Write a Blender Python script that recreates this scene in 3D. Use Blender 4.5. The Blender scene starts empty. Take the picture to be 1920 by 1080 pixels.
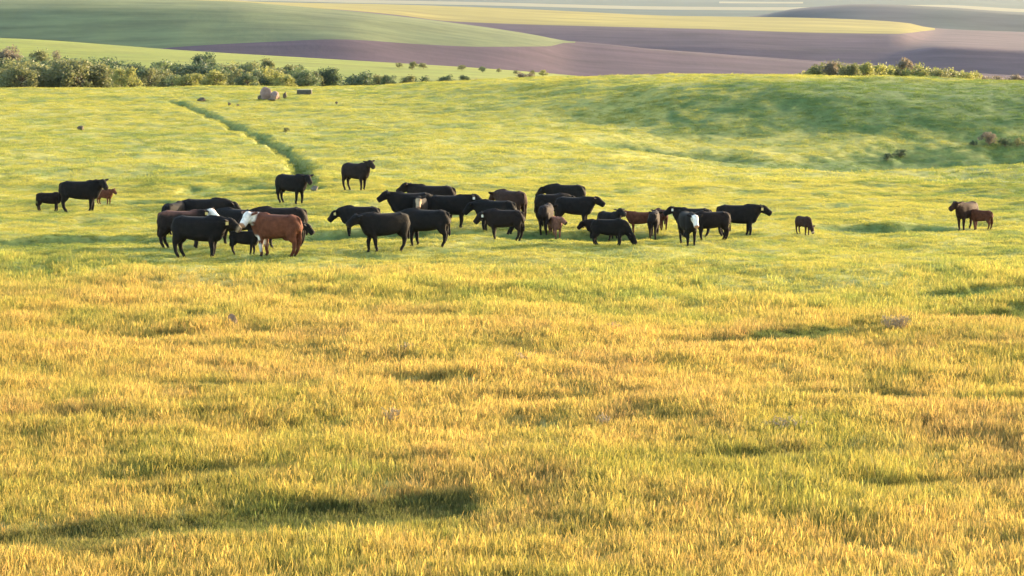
import bpy, bmesh, math, random
import numpy as np
from mathutils import Vector, Matrix

random.seed(7)
rng = np.random.default_rng(11)
SC = bpy.context.scene
COL = SC.collection
R = math.radians

# ------------------------------------------------------------------ camera
F, YH, CAMZ = 5500.0, -60.0, 12.0            # focal length in photo pixels, row of the true horizon, eye height datum
PITCH = math.atan((540 - YH) / F)
cam_d = bpy.data.cameras.new("camera")
cam_d.sensor_width = 36.0
cam_d.lens = 36.0 * F / 1920.0
cam_d.clip_start = 0.5
cam_d.clip_end = 60000.0
cam = bpy.data.objects.new("camera", cam_d)
COL.objects.link(cam)
cam.location = (0, 0, CAMZ)
cam.rotation_euler = (math.pi / 2 - PITCH, 0, 0)
SC.camera = cam

# ------------------------------------------------------------------ light
SUN_EL, SUN_AZ = R(9.0), R(35.0)              # azimuth: from +X (right) round towards +Y (away from the camera)
SUN_STRENGTH, SKY_STRENGTH, EXPOSURE = 3.4, 0.15, 2.57
sx, sy, sz = (math.cos(SUN_EL) * math.cos(SUN_AZ), math.cos(SUN_EL) * math.sin(SUN_AZ), math.sin(SUN_EL))
w = bpy.data.worlds.new("World")
SC.world = w
w.use_nodes = True
wn = w.node_tree
bg = wn.nodes["Background"]
sky = wn.nodes.new("ShaderNodeTexSky")
sky.sky_type = 'NISHITA'
sky.sun_disc = False
sky.sun_elevation = SUN_EL
sky.sun_rotation = math.atan2(sx, sy)
sky.air_density = 1.0
sky.dust_density = 1.5
wn.links.new(sky.outputs[0], bg.inputs[0])
bg.inputs[1].default_value = SKY_STRENGTH
sl = bpy.data.lights.new("sun", 'SUN')
sl.energy = SUN_STRENGTH
sl.angle = R(0.6)
sl.color = (1.0, 0.76, 0.47)
sun = bpy.data.objects.new("sun", sl)
COL.objects.link(sun)
sun.location = (60, 60, 60)
sun.rotation_euler = Vector((sx, sy, sz)).to_track_quat('Z', 'Y').to_euler()

SC.view_settings.view_transform = 'Standard'
SC.view_settings.look = 'None'
SC.view_settings.exposure = EXPOSURE
SC.view_settings.gamma = 1.0
SC.view_settings.use_curve_mapping = False
SC.render.engine = 'CYCLES'
SC.cycles.use_denoising = True
SC.cycles.max_bounces = 6
SC.cycles.volume_bounces = 0
SC.cycles.transparent_max_bounces = 8

# ------------------------------------------------------------------ small tools
def tag(o, label=None, cat=None, group=None, kind=None):
    if label: o["label"] = label
    if cat: o["category"] = cat
    if group: o["group"] = group
    if kind: o["kind"] = kind
    return o

def ray(px, py):
    """direction of the view ray through a photo pixel, scaled so that y = 1"""
    a, b = (np.asarray(px, float) - 960) / F, (540 - np.asarray(py, float)) / F
    cp, sp = math.cos(PITCH), math.sin(PITCH)
    dy = cp + b * sp
    return a / dy, (-sp + b * cp) / dy

def pt(px, py, D):
    rx, rz = ray(px, py)
    return np.stack(np.broadcast_arrays(rx * D, D, CAMZ + rz * D), -1)

def mesh_obj(name, verts, faces, mat=None, parent=None, smooth=True):
    me = bpy.data.meshes.new(name)
    me.from_pydata([tuple(map(float, v)) for v in verts], [], faces)
    me.polygons.foreach_set("use_smooth", [smooth] * len(me.polygons))
    me.update()
    o = bpy.data.objects.new(name, me)
    COL.objects.link(o)
    for m in (mat if isinstance(mat, (list, tuple)) else [mat]):
        if m: me.materials.append(m)
    if parent: o.parent = parent
    return o

def grid_obj(name, P, mats, mat_idx=None):
    """P: rows x cols x 3 points -> one quad sheet"""
    r, c, _ = P.shape
    me = bpy.data.meshes.new(name)
    me.vertices.add(r * c)
    me.vertices.foreach_set("co", P.reshape(-1).astype(np.float32))
    i = np.arange((r - 1) * (c - 1))
    a = (i // (c - 1)) * c + i % (c - 1)
    q = np.stack([a, a + 1, a + c + 1, a + c], 1).astype(np.int32)
    n = len(q)
    me.loops.add(n * 4)
    me.loops.foreach_set("vertex_index", q.reshape(-1))
    me.polygons.add(n)
    me.polygons.foreach_set("loop_start", np.arange(n, dtype=np.int32) * 4)
    for m in mats: me.materials.append(m)
    if mat_idx is not None:
        me.polygons.foreach_set("material_index", mat_idx.reshape(-1).astype(np.int32))
    me.polygons.foreach_set("use_smooth", np.ones(n, bool))
    me.update(calc_edges=True)
    me.validate()
    o = bpy.data.objects.new(name, me)
    COL.objects.link(o)
    return o

def set_color(me, name, rgb):
    at = me.attributes.new(name, 'FLOAT_COLOR', 'POINT')
    c = np.ones((len(rgb), 4), np.float32)
    c[:, :3] = rgb
    at.data.foreach_set("color", c.reshape(-1))

def _hash(ix, iy, seed):
    h = (ix.astype(np.int64) * 374761393 + iy.astype(np.int64) * 668265263 + seed * 1442695041) & 0xffffffff
    h = ((h ^ (h >> 13)) * 1274126177) & 0xffffffff
    return ((h ^ (h >> 16)) & 0xffff) / 65535.0

def vnoise(x, y, seed=0):
    x, y = np.asarray(x, float), np.asarray(y, float)
    ix, iy = np.floor(x), np.floor(y)
    fx, fy = x - ix, y - iy
    fx, fy = fx * fx * (3 - 2 * fx), fy * fy * (3 - 2 * fy)
    a, b = _hash(ix, iy, seed), _hash(ix + 1, iy, seed)
    c, d = _hash(ix, iy + 1, seed), _hash(ix + 1, iy + 1, seed)
    return (a * (1 - fx) + b * fx) * (1 - fy) + (c * (1 - fx) + d * fx) * fy

def fbm(x, y, seed=0, octs=4):
    s, a, t = 0, 1.0, 0
    for k in range(octs):
        s = s + a * vnoise(x * 2 ** k + 17.3 * k, y * 2 ** k - 9.1 * k, seed + k)
        t += a
        a *= 0.55
    return s / t

def sstep(a, b, x):
    t = np.clip((x - a) / (b - a), 0, 1)
    return t * t * (3 - 2 * t)

def pchip(xs, ys, x):
    xs, ys = np.asarray(xs, float), np.asarray(ys, float)
    h = np.diff(xs); d = np.diff(ys) / h
    m = np.zeros_like(ys)
    for i in range(1, len(xs) - 1):
        if d[i - 1] * d[i] > 0:
            w1, w2 = 2 * h[i] + h[i - 1], h[i] + 2 * h[i - 1]
            m[i] = (w1 + w2) / (w1 / d[i - 1] + w2 / d[i])
    m[0], m[-1] = d[0], d[-1]
    x = np.clip(x, xs[0], xs[-1])
    i = np.clip(np.searchsorted(xs, x) - 1, 0, len(xs) - 2)
    t = (x - xs[i]) / h[i]
    return ((1 + 2 * t) * (1 - t) ** 2 * ys[i] + t * (1 - t) ** 2 * h[i] * m[i]
            + t * t * (3 - 2 * t) * ys[i + 1] + t * t * (t - 1) * h[i] * m[i + 1])

# ------------------------------------------------------------------ the lie of the land
DL = [8, 20, 30, 36, 48, 60, 78, 96, 128, 153, 190, 215, 235, 250, 265, 285, 300, 350, 390, 430, 480, 540, 620, 700, 760, 800, 850, 950]
NEAR = [4393, 1836, 1268, 1078, 841, 699, 568, 486, 397, 354]
TAB = {
    -900: NEAR + [303, 275, 256, 245, 232, 216, 207, 182, 169, 172, 188, 192, 148, 95, 68, 58, 62, 100],
    0:    NEAR + [303, 275, 256, 245, 232, 216, 207, 182, 168, 171, 188, 192, 152, 108, 82, 72, 76, 112],
    350:  NEAR + [303, 275, 256, 245, 232, 216, 207, 180, 167, 170, 188, 192, 158, 118, 101, 95, 99, 130],
    640:  NEAR + [303, 274, 255, 243, 229, 211, 200, 172, 160, 166, 184, 190, 165, 132, 116, 112, 118, 150],
    960:  NEAR + [303, 274, 252, 237, 218, 192, 176, 152, 150, 160, 175, 178, 162, 144, 136, 132, 138, 168],
    1130: NEAR + [304, 277, 258, 240, 210, 172, 152, 146, 150, 168, 182, 184, 172, 158, 150, 147, 152, 180],
    1300: NEAR + [308, 288, 274, 228, 182, 150, 144, 146, 156, 178, 190, 192, 185, 175, 170, 168, 172, 190],
    1600: NEAR + [310, 297, 276, 215, 165, 147, 144, 152, 164, 182, 195, 200, 195, 188, 184, 182, 185, 200],
    1920: NEAR + [318, 303, 278, 218, 172, 155, 152, 158, 170, 190, 205, 210, 205, 198, 195, 194, 198, 210],
    2900: NEAR + [322, 306, 284, 226, 180, 162, 160, 168, 182, 200, 215, 220, 215, 208, 205, 204, 208, 220],
}
_px = sorted(TAB)
_U = np.array([(p - 960) / F for p in _px])
_ld = np.log(DL)
_NS = 400
_lds = np.linspace(_ld[0], _ld[-1], _NS)
_T = np.stack([pchip(_ld, [float(CAMZ + ray(960, y)[1] * d) for d, y in zip(DL, TAB[p])], _lds) for p in _px])
_us = np.linspace(_U[0], _U[-1], 300)
_G = np.stack([pchip(_U, _T[:, k], _us) for k in range(_NS)], 1)       # 300 x 400

def base_z(X, Y):
    Y = np.maximum(np.asarray(Y, float), 8.01)
    u = np.clip((np.asarray(X, float) / Y - _us[0]) / (_us[1] - _us[0]), 0, len(_us) - 1.001)
    v = np.clip((np.log(Y) - _lds[0]) / (_lds[1] - _lds[0]), 0, _NS - 1.001)
    i, j = u.astype(int), v.astype(int)
    a, b = u - i, v - j
    return (_G[i, j] * (1 - a) * (1 - b) + _G[i + 1, j] * a * (1 - b) + _G[i, j + 1] * (1 - a) * b + _G[i + 1, j + 1] * a * b)

def base_hit(px, py):
    """where the view ray through a pixel first meets the undetailed land"""
    rx, rz = ray(px, py)
    D = np.exp(np.linspace(math.log(20), math.log(900), 3000))
    z = CAMZ + rz * D - base_z(rx * D, D)
    k = int(np.argmax(z < 0))
    return float(rx * D[k]), float(D[k])

# hollows and gullies: (pixels along the line, depth m, far-bank width, near-side width, green tint with painted shade)
HOLLOWS = [
    ([(930, 938), (800, 940), (660, 958), (520, 978)], 0.17, 1.2, 2.8, 0.8),
    ([(700, 956), (480, 975), (300, 990), (120, 1005), (-150, 1030)], 0.15, 1.2, 2.6, 0.75),
    ([(1690, 606), (1520, 622), (1400, 638), (1200, 654)], 0.20, 0.8, 2.8, 0.95),  # this and the next two: shadow streaks painted into the grass tint
    ([(2050, 572), (1860, 588), (1700, 600)], 0.20, 0.8, 2.8, 0.9),
    ([(2050, 536), (1900, 545), (1680, 560)], 0.20, 0.8, 3.2, 0.9),
    ([(360, 624), (210, 632)], 0.14, 0.4, 1.6, 0.6),  # tint painted along the small stone's cast shadow
    ([(620, 725), (420, 735), (300, 728)], 0.10, 0.4, 1.6, 0.55),
    ([(470, 690), (360, 696)], 0.12, 0.3, 1.2, 0.4),
    ([(850, 716), (720, 722)], 0.12, 0.3, 1.2, 0.3),
    ([(1720, 734), (1430, 745)], 0.14, 0.4, 1.8, 0.6),
    ([(1650, 838), (1380, 858), (1300, 868)], 0.14, 0.4, 1.8, 0.4),
    ([(2000, 870), (1780, 900), (1550, 915)], 0.16, 0.4, 1.8, 0.35),
    ([(560, 880), (430, 888), (160, 905)], 0.10, 0.4, 1.6, 0.4),
    ([(800, 437), (640, 446), (580, 452)], 0.30, 1.5, 6.0, 0.9),  # cattle shadows painted over a greener swale; next two likewise
    ([(1240, 436), (1050, 443), (860, 447)], 0.34, 1.5, 6.0, 0.9),
    ([(1760, 420), (1640, 424), (1500, 427)], 0.30, 1.5, 5.0, 0.9),
    ([(300, 440), (100, 446), (-100, 452)], 0.22, 1.2, 5.0, 0.7),
    ([(330, 374), (215, 378)], 0.30, 1.5, 5.0, 0.8),
    ([(510, 346), (400, 352), (330, 352)], 0.35, 2.0, 7.0, 0.8),
    ([(120, 498), (-60, 506)], 0.25, 1.0, 4.0, 0.7),
    ([(1420, 296), (1290, 283), (1180, 272), (1060, 264)], 0.9, 9.0, 14.0, 0.9),
    ([(2100, 282), (1900, 290), (1760, 288), (1620, 296), (1500, 303), (1360, 312)], 1.5, 13.0, 16.0, 1.0),
]
GULLY = [(310, 190), (345, 199), (385, 214), (425, 231), (470, 252), (520, 274), (548, 288), (562, 300), (567, 318), (566, 334), (562, 350)]

def _poly(pxs):
    return np.array([base_hit(*p) for p in pxs])

def _along(P, X, Y):
    """signed cross distance (positive on the far/right side) and end fade for a polyline"""
    best = np.full(np.shape(X), 1e9); sg = np.zeros(np.shape(X)); tt = np.zeros(np.shape(X))
    L = np.r_[0, np.cumsum(np.hypot(*np.diff(P, axis=0).T))]
    for k in range(len(P) - 1):
        a, d = P[k], P[k + 1] - P[k]
        l2 = d @ d
        t0 = ((X - a[0]) * d[0] + (Y - a[1]) * d[1]) / l2
        t = np.clip(t0, 0, 1)
        ex, ey = X - a[0] - t * d[0], Y - a[1] - t * d[1]
        q = np.hypot(ex, ey)
        m = q < best
        best = np.where(m, q, best)
        sg = np.where(m, np.sign(d[0] * ey - d[1] * ex), sg)
        tt = np.where(m, L[k] + t * (L[k + 1] - L[k]), tt)
    return best, sg, tt, L[-1]

_HP = [(_poly(h[0]),) + tuple(h[1:]) for h in HOLLOWS]
_GP = _poly(GULLY)

def relief(X, Y):
    """tussocks, hollows and the gully; returns (dz, green and painted-shade tint 0..1)"""
    X, Y = np.asarray(X, float), np.asarray(Y, float)
    dz = np.zeros(X.shape); hol = np.zeros(X.shape); lush_shade = np.zeros(X.shape)
    fade = sstep(500, 380, Y)
    wob = (fbm(X * 0.7, Y * 0.7, 91, 3) - 0.5)
    for P, h, wf, wn_, shade_lu in _HP:
        pad = wn_ * 1.6 + 4
        m = (X > P[:, 0].min() - pad) & (X < P[:, 0].max() + pad) & (Y > P[:, 1].min() - pad) & (Y < P[:, 1].max() + pad)
        if not m.any(): continue
        q, s, t, L = _along(P, X[m], Y[m])
        s = np.where(P[0, 0] > P[-1, 0], -s, s)                  # lines run right to left: far side positive
        sd = q * s + wob[m] * 1.4 * min(1.5, wf)
        prof = np.where(sd > 0, sstep(wf, 0, sd), sstep(-wn_, 0, sd))
        e = min(0.16 * L, 2 * wn_)
        prof = prof * sstep(0, e, t + 0 * t) * sstep(0, e, L - t) * sstep(wn_ * 1.5, wn_ * 0.7, q)
        hol[m] = np.minimum(hol[m], -h * prof)
        lush_shade[m] = np.maximum(lush_shade[m], shade_lu * sstep(0.05, 0.55, prof))
    q, s, t, L = _along(_GP, X, Y)
    gw = 0.75 + 0.45 * vnoise(t * 0.2, t * 0, 5) + 0.25 * sstep(L * 0.75, L, t)
    g = sstep(gw, gw * 0.3, q) * sstep(0, 8, t) * sstep(0, 4, L - t)
    dz += hol - 0.62 * g
    lush_shade = np.maximum(lush_shade, 0.7 * g)  # shade inside the gully put into the tint
    tus = fbm(X * 1.1, Y * 0.9, 3, 3) - 0.5
    hum = fbm(X * 0.28, Y * 0.22, 23, 3) - 0.5
    big = fbm(X * 0.05, Y * 0.04, 43, 3) - 0.5
    dz += fade * (0.16 * tus + 0.45 * hum * sstep(20, 60, Y) + 1.0 * big * sstep(60, 130, Y))
    return dz, lush_shade

def ground(X, Y):
    return base_z(X, Y) + relief(X, Y)[0]

def hit(px, py):
    """where the view ray through a pixel meets the pasture"""
    rx, rz = ray(px, py)
    D = np.exp(np.linspace(math.log(20), math.log(420), 2500))
    z = CAMZ + rz * D - ground(rx * D, D)
    # the lowest crossing beyond the near relief
    k = int(np.argmax(z < 0))
    return float(rx * D[k]), float(D[k]), float(ground(np.array([rx * D[k]]), np.array([D[k]]))[0])

# vegetation colours by place: cured foreground, green pasture, hollows greener with shade painted in
def veg_color(X, Y, lush_shade, jitter=None):
    X, Y = np.asarray(X, float), np.asarray(Y, float)
    n1 = fbm(X * 0.20, Y * 0.11, 201, 3)
    n2 = fbm(X * 0.85, Y * 0.40, 221, 3)
    n3 = fbm(X * 0.06, Y * 0.03, 231, 3)
    cured = sstep(96, 66, Y + 26 * (n1 - 0.5) + 22 * (n3 - 0.5))
    straw = np.array([0.325, 0.246, 0.068]); brown = np.array([0.225, 0.155, 0.062]); olive = np.array([0.220, 0.205, 0.046])
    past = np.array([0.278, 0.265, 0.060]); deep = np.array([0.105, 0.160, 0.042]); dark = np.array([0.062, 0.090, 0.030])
    a = sstep(0.40, 0.72, n1 * 0.6 + n2 * 0.4)[..., None]
    fore = straw * (1 - a) + olive * a
    b = (sstep(0.56, 0.78, fbm(X * 0.5 + 40, Y * 0.25, 241, 3)) * 0.5)[..., None]
    fore = fore * (1 - b) + brown * b
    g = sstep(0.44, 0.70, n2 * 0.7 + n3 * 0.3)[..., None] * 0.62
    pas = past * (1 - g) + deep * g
    # the north bank beyond the swale and the right flank are greener, with the bank's shade deepened by the tint
    u = X / Y
    px = 960 + u * F
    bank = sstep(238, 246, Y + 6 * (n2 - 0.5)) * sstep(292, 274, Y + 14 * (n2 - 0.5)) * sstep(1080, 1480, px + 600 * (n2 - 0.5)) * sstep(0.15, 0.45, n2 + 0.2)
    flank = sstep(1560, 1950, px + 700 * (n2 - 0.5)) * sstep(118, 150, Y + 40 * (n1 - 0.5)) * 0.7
    shade_lu = np.clip(np.maximum(lush_shade, np.maximum(bank, flank)), 0, 1)[..., None]
    pas = pas * (1 - 0.85 * shade_lu) + np.array([0.056, 0.106, 0.028]) * (0.85 * shade_lu)  # greener grass, with bank and hollow shade put into the colour
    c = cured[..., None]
    lf = np.clip(lush_shade, 0, 1)[..., None]
    fore = fore * (1 - lf) + dark * lf  # hollow shade painted into the foreground grass colour
    col = pas * (1 - c) + fore * c
    if jitter is not None:
        col = col * jitter
    return col, cured

# ------------------------------------------------------------------ materials
def new_mat(name):
    m = bpy.data.materials.new(name)
    m.use_nodes = True
    nt = m.node_tree
    return m, nt, nt.nodes["Principled BSDF"], nt.nodes["Material Output"]

def mat_noise(name, c1, c2, scale=1.0, rough=0.9, stretch=(1, 1, 1), detail=5, bump=0.0, bump_scale=None, c3=None, streak=None):
    m, nt, p, out = new_mat(name)
    g = nt.nodes.new("ShaderNodeNewGeometry")
    mp = nt.nodes.new("ShaderNodeMapping")
    mp.inputs["Scale"].default_value = stretch
    nt.links.new(g.outputs["Position"], mp.inputs["Vector"])
    n = nt.nodes.new("ShaderNodeTexNoise")
    n.inputs["Scale"].default_value = scale
    n.inputs["Detail"].default_value = detail
    n.inputs["Roughness"].default_value = 0.62
    nt.links.new(mp.outputs[0], n.inputs["Vector"])
    cr = nt.nodes.new("ShaderNodeValToRGB")
    e = cr.color_ramp.elements
    e[0].position, e[1].position = 0.33, 0.68
    e[0].color, e[1].color = (*c1, 1), (*c2, 1)
    if c3:
        k = cr.color_ramp.elements.new(0.5); k.color = (*c3, 1)
    nt.links.new(n.outputs[0], cr.inputs[0])
    colour = cr.outputs[0]
    if streak:
        mp2 = nt.nodes.new("ShaderNodeMapping"); mp2.inputs["Scale"].default_value = streak; mp2.inputs["Rotation"].default_value = (0, 0, 0.12)
        nt.links.new(g.outputs["Position"], mp2.inputs["Vector"])
        n3 = nt.nodes.new("ShaderNodeTexNoise"); n3.inputs["Scale"].default_value = 1.0; n3.inputs["Detail"].default_value = 4; n3.inputs["Roughness"].default_value = 0.65
        nt.links.new(mp2.outputs[0], n3.inputs["Vector"])
        mr = nt.nodes.new("ShaderNodeMapRange")
        mr.inputs[1].default_value, mr.inputs[2].default_value, mr.inputs[3].default_value, mr.inputs[4].default_value = 0.3, 0.7, 0.72, 1.28
        nt.links.new(n3.outputs[0], mr.inputs[0])
        mx = nt.nodes.new("ShaderNodeMix"); mx.data_type = 'RGBA'; mx.blend_type = 'MULTIPLY'; mx.inputs[0].default_value = 1
        nt.links.new(colour, mx.inputs[6]); nt.links.new(mr.outputs[0], mx.inputs[7])
        colour = mx.outputs[2]
    nt.links.new(colour, p.inputs["Base Color"])
    p.inputs["Roughness"].default_value = rough
    p.inputs["Specular IOR Level"].default_value = 0.15
    if bump:
        b = nt.nodes.new("ShaderNodeBump")
        b.inputs["Strength"].default_value = 1.0
        b.inputs["Distance"].default_value = bump
        n2 = nt.nodes.new("ShaderNodeTexNoise")
        n2.inputs["Scale"].default_value = bump_scale or scale * 3
        n2.inputs["Detail"].default_value = 4
        nt.links.new(mp.outputs[0], n2.inputs["Vector"])
        nt.links.new(n2.outputs[0], b.inputs["Height"])
        nt.links.new(b.outputs[0], p.inputs["Normal"])
    return m

def mat_pasture():
    m, nt, p, out = new_mat("pasture_turf")
    a = nt.nodes.new("ShaderNodeAttribute"); a.attribute_name = "veg"
    g = nt.nodes.new("ShaderNodeNewGeometry")
    mp = nt.nodes.new("ShaderNodeMapping"); mp.inputs["Scale"].default_value = (1, 0.55, 1)
    nt.links.new(g.outputs["Position"], mp.inputs["Vector"])
    n = nt.nodes.new("ShaderNodeTexNoise"); n.inputs["Scale"].default_value = 2.2; n.inputs["Detail"].default_value = 6; n.inputs["Roughness"].default_value = 0.7
    nt.links.new(mp.outputs[0], n.inputs["Vector"])
    mr = nt.nodes.new("ShaderNodeMapRange")
    mr.inputs[1].default_value, mr.inputs[2].default_value, mr.inputs[3].default_value, mr.inputs[4].default_value = 0.25, 0.75, 0.55, 1.35
    nt.links.new(n.outputs[0], mr.inputs[0])
    mx = nt.nodes.new("ShaderNodeMix"); mx.data_type = 'RGBA'; mx.blend_type = 'MULTIPLY'; mx.inputs[0].default_value = 1
    nt.links.new(a.outputs["Color"], mx.inputs[6]); nt.links.new(mr.outputs[0], mx.inputs[7])
    nt.links.new(mx.outputs[2], p.inputs["Base Color"])
    p.inputs["Roughness"].default_value = 0.95
    p.inputs["Specular IOR Level"].default_value = 0.1
    b = nt.nodes.new("ShaderNodeBump"); b.inputs["Distance"].default_value = 0.05; b.inputs["Strength"].default_value = 0.8
    nt.links.new(n.outputs[0], b.inputs["Height"]); nt.links.new(b.outputs[0], p.inputs["Normal"])
    return m

def mat_blade(name, attr_type='INSTANCER', transl=0.55):
    """grass blade: tint per tuft, paler cured tip, light shining through"""
    m, nt, p, out = new_mat(name)
    a = nt.nodes.new("ShaderNodeAttribute"); a.attribute_name = "tint"; a.attribute_type = attr_type
    h = nt.nodes.new("ShaderNodeAttribute"); h.attribute_name = "tip"
    mx = nt.nodes.new("ShaderNodeMix"); mx.data_type = 'RGBA'; mx.blend_type = 'MULTIPLY'; mx.inputs[0].default_value = 1
    nt.links.new(a.outputs["Color"], mx.inputs[6]); nt.links.new(h.outputs["Color"], mx.inputs[7])
    nt.links.new(mx.outputs[2], p.inputs["Base Color"])
    p.inputs["Roughness"].default_value = 0.7
    p.inputs["Specular IOR Level"].default_value = 0.2
    tr = nt.nodes.new("ShaderNodeBsdfTranslucent")
    nt.links.new(mx.outputs[2], tr.inputs["Color"])
    ms = nt.nodes.new("ShaderNodeMixShader"); ms.inputs[0].default_value = transl
    nt.links.new(p.outputs[0], ms.inputs[1]); nt.links.new(tr.outputs[0], ms.inputs[2])
    nt.links.new(ms.outputs[0], out.inputs["Surface"])
    return m

def mat_leaf(name, c1, c2, transl=0.45):
    m, nt, p, out = new_mat(name)
    g = nt.nodes.new("ShaderNodeNewGeometry")
    n = nt.nodes.new("ShaderNodeTexNoise"); n.inputs["Scale"].default_value = 0.9; n.inputs["Detail"].default_value = 3
    nt.links.new(g.outputs["Position"], n.inputs["Vector"])
    mixf = nt.nodes.new("ShaderNodeMath"); mixf.operation = 'ADD'
    sc = nt.nodes.new("ShaderNodeMath"); sc.operation = 'MULTIPLY_ADD'; sc.inputs[1].default_value = 0.5; sc.inputs[2].default_value = -0.25
    nt.links.new(g.outputs["Random Per Island"], sc.inputs[0])
    nt.links.new(n.outputs[0], mixf.inputs[0]); nt.links.new(sc.outputs[0], mixf.inputs[1])
    cr = nt.nodes.new("ShaderNodeValToRGB")
    cr.color_ramp.elements[0].position, cr.color_ramp.elements[1].position = 0.25, 0.75
    cr.color_ramp.elements[0].color, cr.color_ramp.elements[1].color = (*c1, 1), (*c2, 1)
    nt.links.new(mixf.outputs[0], cr.inputs[0])
    nt.links.new(cr.outputs[0], p.inputs["Base Color"])
    p.inputs["Roughness"].default_value = 0.6
    tr = nt.nodes.new("ShaderNodeBsdfTranslucent"); nt.links.new(cr.outputs[0], tr.inputs["Color"])
    ms = nt.nodes.new("ShaderNodeMixShader"); ms.inputs[0].default_value = transl
    nt.links.new(p.outputs[0], ms.inputs[1]); nt.links.new(tr.outputs[0], ms.inputs[2])
    nt.links.new(ms.outputs[0], out.inputs["Surface"])
    return m

M_past = mat_pasture()
M_crop = mat_noise("young_crop", (0.120, 0.145, 0.012), (0.165, 0.178, 0.016), 0.05, stretch=(1, 0.4, 1), bump=0.15, bump_scale=0.5, streak=(0.03, 0.12, 0.1))
M_green = mat_noise("winter_wheat", (0.090, 0.106, 0.046), (0.128, 0.140, 0.052), 0.02, stretch=(1, 0.5, 1), bump=0.12, bump_scale=0.25, streak=(0.02, 0.10, 0.1))
M_soil = mat_noise("ploughed_soil", (0.064, 0.039, 0.050), (0.085, 0.052, 0.062), 0.012, stretch=(1, 0.3, 1), bump=0.1, bump_scale=0.4, streak=(0.012, 0.10, 0.1))
M_gold = mat_noise("golden_crop", (0.185, 0.150, 0.030), (0.22, 0.175, 0.036), 0.008, stretch=(1, 0.4, 1), streak=(0.006, 0.03, 0.1))
M_fgreen = mat_noise("far_crop", (0.026, 0.038, 0.030), (0.042, 0.055, 0.040), 0.004, stretch=(1, 0.3, 1), streak=(0.003, 0.012, 0.1))
M_pale = mat_noise("pale_stubble", (0.15, 0.13, 0.075), (0.18, 0.155, 0.085), 0.004, stretch=(1, 0.3, 1))
M_dusk = mat_noise("fallow_and_stubble", (0.048, 0.036, 0.044), (0.046, 0.058, 0.046), 0.0035, stretch=(1, 0.5, 1), detail=2, streak=(0.004, 0.02, 0.1))
M_earth = mat_noise("bare_earth", (0.12, 0.11, 0.06), (0.16, 0.14, 0.07), 0.01)

# ------------------------------------------------------------------ setting: pasture and the fields behind it
def sheet(name, d0, d1, nrow, ncol, u0, u1, mats, color=True):
    D = np.exp(np.linspace(math.log(d0), math.log(d1), nrow))[:, None]
    U = np.linspace(u0, u1, ncol)[None, :]
    X, Y = U * D, D + 0 * U
    dz, lush_shade = relief(X, Y)
    P = np.stack([X, Y, base_z(X, Y) + dz], -1)
    o = grid_obj(name, P, mats)
    if color:
        c, _ = veg_color(X, Y, lush_shade)
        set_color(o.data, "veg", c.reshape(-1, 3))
    tag(o, kind='structure')
    return o

sheet("pasture", 24, 465, 900, 560, -0.25, 0.25, [M_past])
sheet("crop_field", 464.5, 950, 120, 160, -0.33, 0.33, [M_crop], color=False)

PXS = np.linspace(-900, 2900, 170)

def loft(name, curves, mats, mat_of, sub=10, bump=0.0, bs=0.01):
    """a hill drawn through contour lines; mat_of(k, px) names the crop between lines k and k+1"""
    C = []
    for cv in curves:
        a = np.array(cv, float)
        C.append(pt(PXS, pchip(a[:, 0], a[:, 1], PXS), pchip(a[:, 0], a[:, 2], PXS)))
    C = np.array(C)
    rows, idx = [], []
    n = len(C)
    for k in range(n - 1):
        p0, p1, p2, p3 = C[max(k - 1, 0)], C[k], C[k + 1], C[min(k + 2, n - 1)]
        for s in range(sub):
            t = s / sub
            m1, m2 = (p2 - p0) / 2, (p3 - p1) / 2
            lin = p1 * (1 - t) + p2 * t
            rows.append(lin if k in (0, n - 2) else 0.6 * lin + 0.4 * ((2 * t ** 3 - 3 * t ** 2 + 1) * p1 + (t ** 3 - 2 * t ** 2 + t) * m1 + (3 * t ** 2 - 2 * t ** 3) * p2 + (t ** 3 - t ** 2) * m2))
            idx.append([mat_of(k, x) for x in (PXS[:-1] + PXS[1:]) / 2])
    rows.append(C[-1])
    P = np.array(rows)
    if bump:
        P[..., 2] += bump * (fbm(P[..., 0] * bs, P[..., 1] * bs, 77, 4) - 0.5)
    o = grid_obj(name, P, mats, np.array(idx))
    tag(o, kind='structure')
    return o

def cv(pts, D):
    return [(x, y, (D(x) if callable(D) else D)) for x, y in pts]

ridge4 = [(-900, -30), (0, -4), (200, -1), (433, 4), (500, 9), (640, 22), (750, 33), (850, 45), (1000, 66), (1065, 78), (1280, 96), (1530, 115), (1700, 128), (1920, 142), (2900, 160)]
def off(pts, f):
    return [(x, y + (f(x) if callable(f) else f)) for x, y in pts]
gap = lambda x: float(np.interp(x, [-900, 0, 640, 1065, 2900], [22, 20, 14, 1.5, 6]))
loft("rolling_hill", [
    cv([(-900, 215), (0, 175), (640, 175), (1280, 175), (1920, 190), (2900, 200)], lambda x: np.interp(x, [-900, 640, 1280, 2900], [1270, 1290, 1370, 1390])),
    cv([(-900, 175), (0, 120), (250, 97), (330, 89), (500, 80), (640, 76), (780, 83), (900, 88), (1035, 87), (1062, 81), (1100, 83), (1280, 101), (1530, 121), (1920, 149), (2900, 170)], lambda x: np.interp(x, [-900, 640, 1000, 1070, 1280, 2900], [1330, 1385, 1430, 1485, 1480, 1480])),
    cv(off(ridge4, gap), lambda x: np.interp(x, [-900, 640, 1065, 2900], [1450, 1450, 1492, 1490])),
    cv(ridge4, 1500), cv(off(ridge4, 4), 1560), cv(off(ridge4, 60), 1750)],
    [M_green, M_soil], lambda k, x: (1 if k == 0 else (0 if x < 1075 else 1)), sub=12, bump=2.0, bs=0.008)

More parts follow.
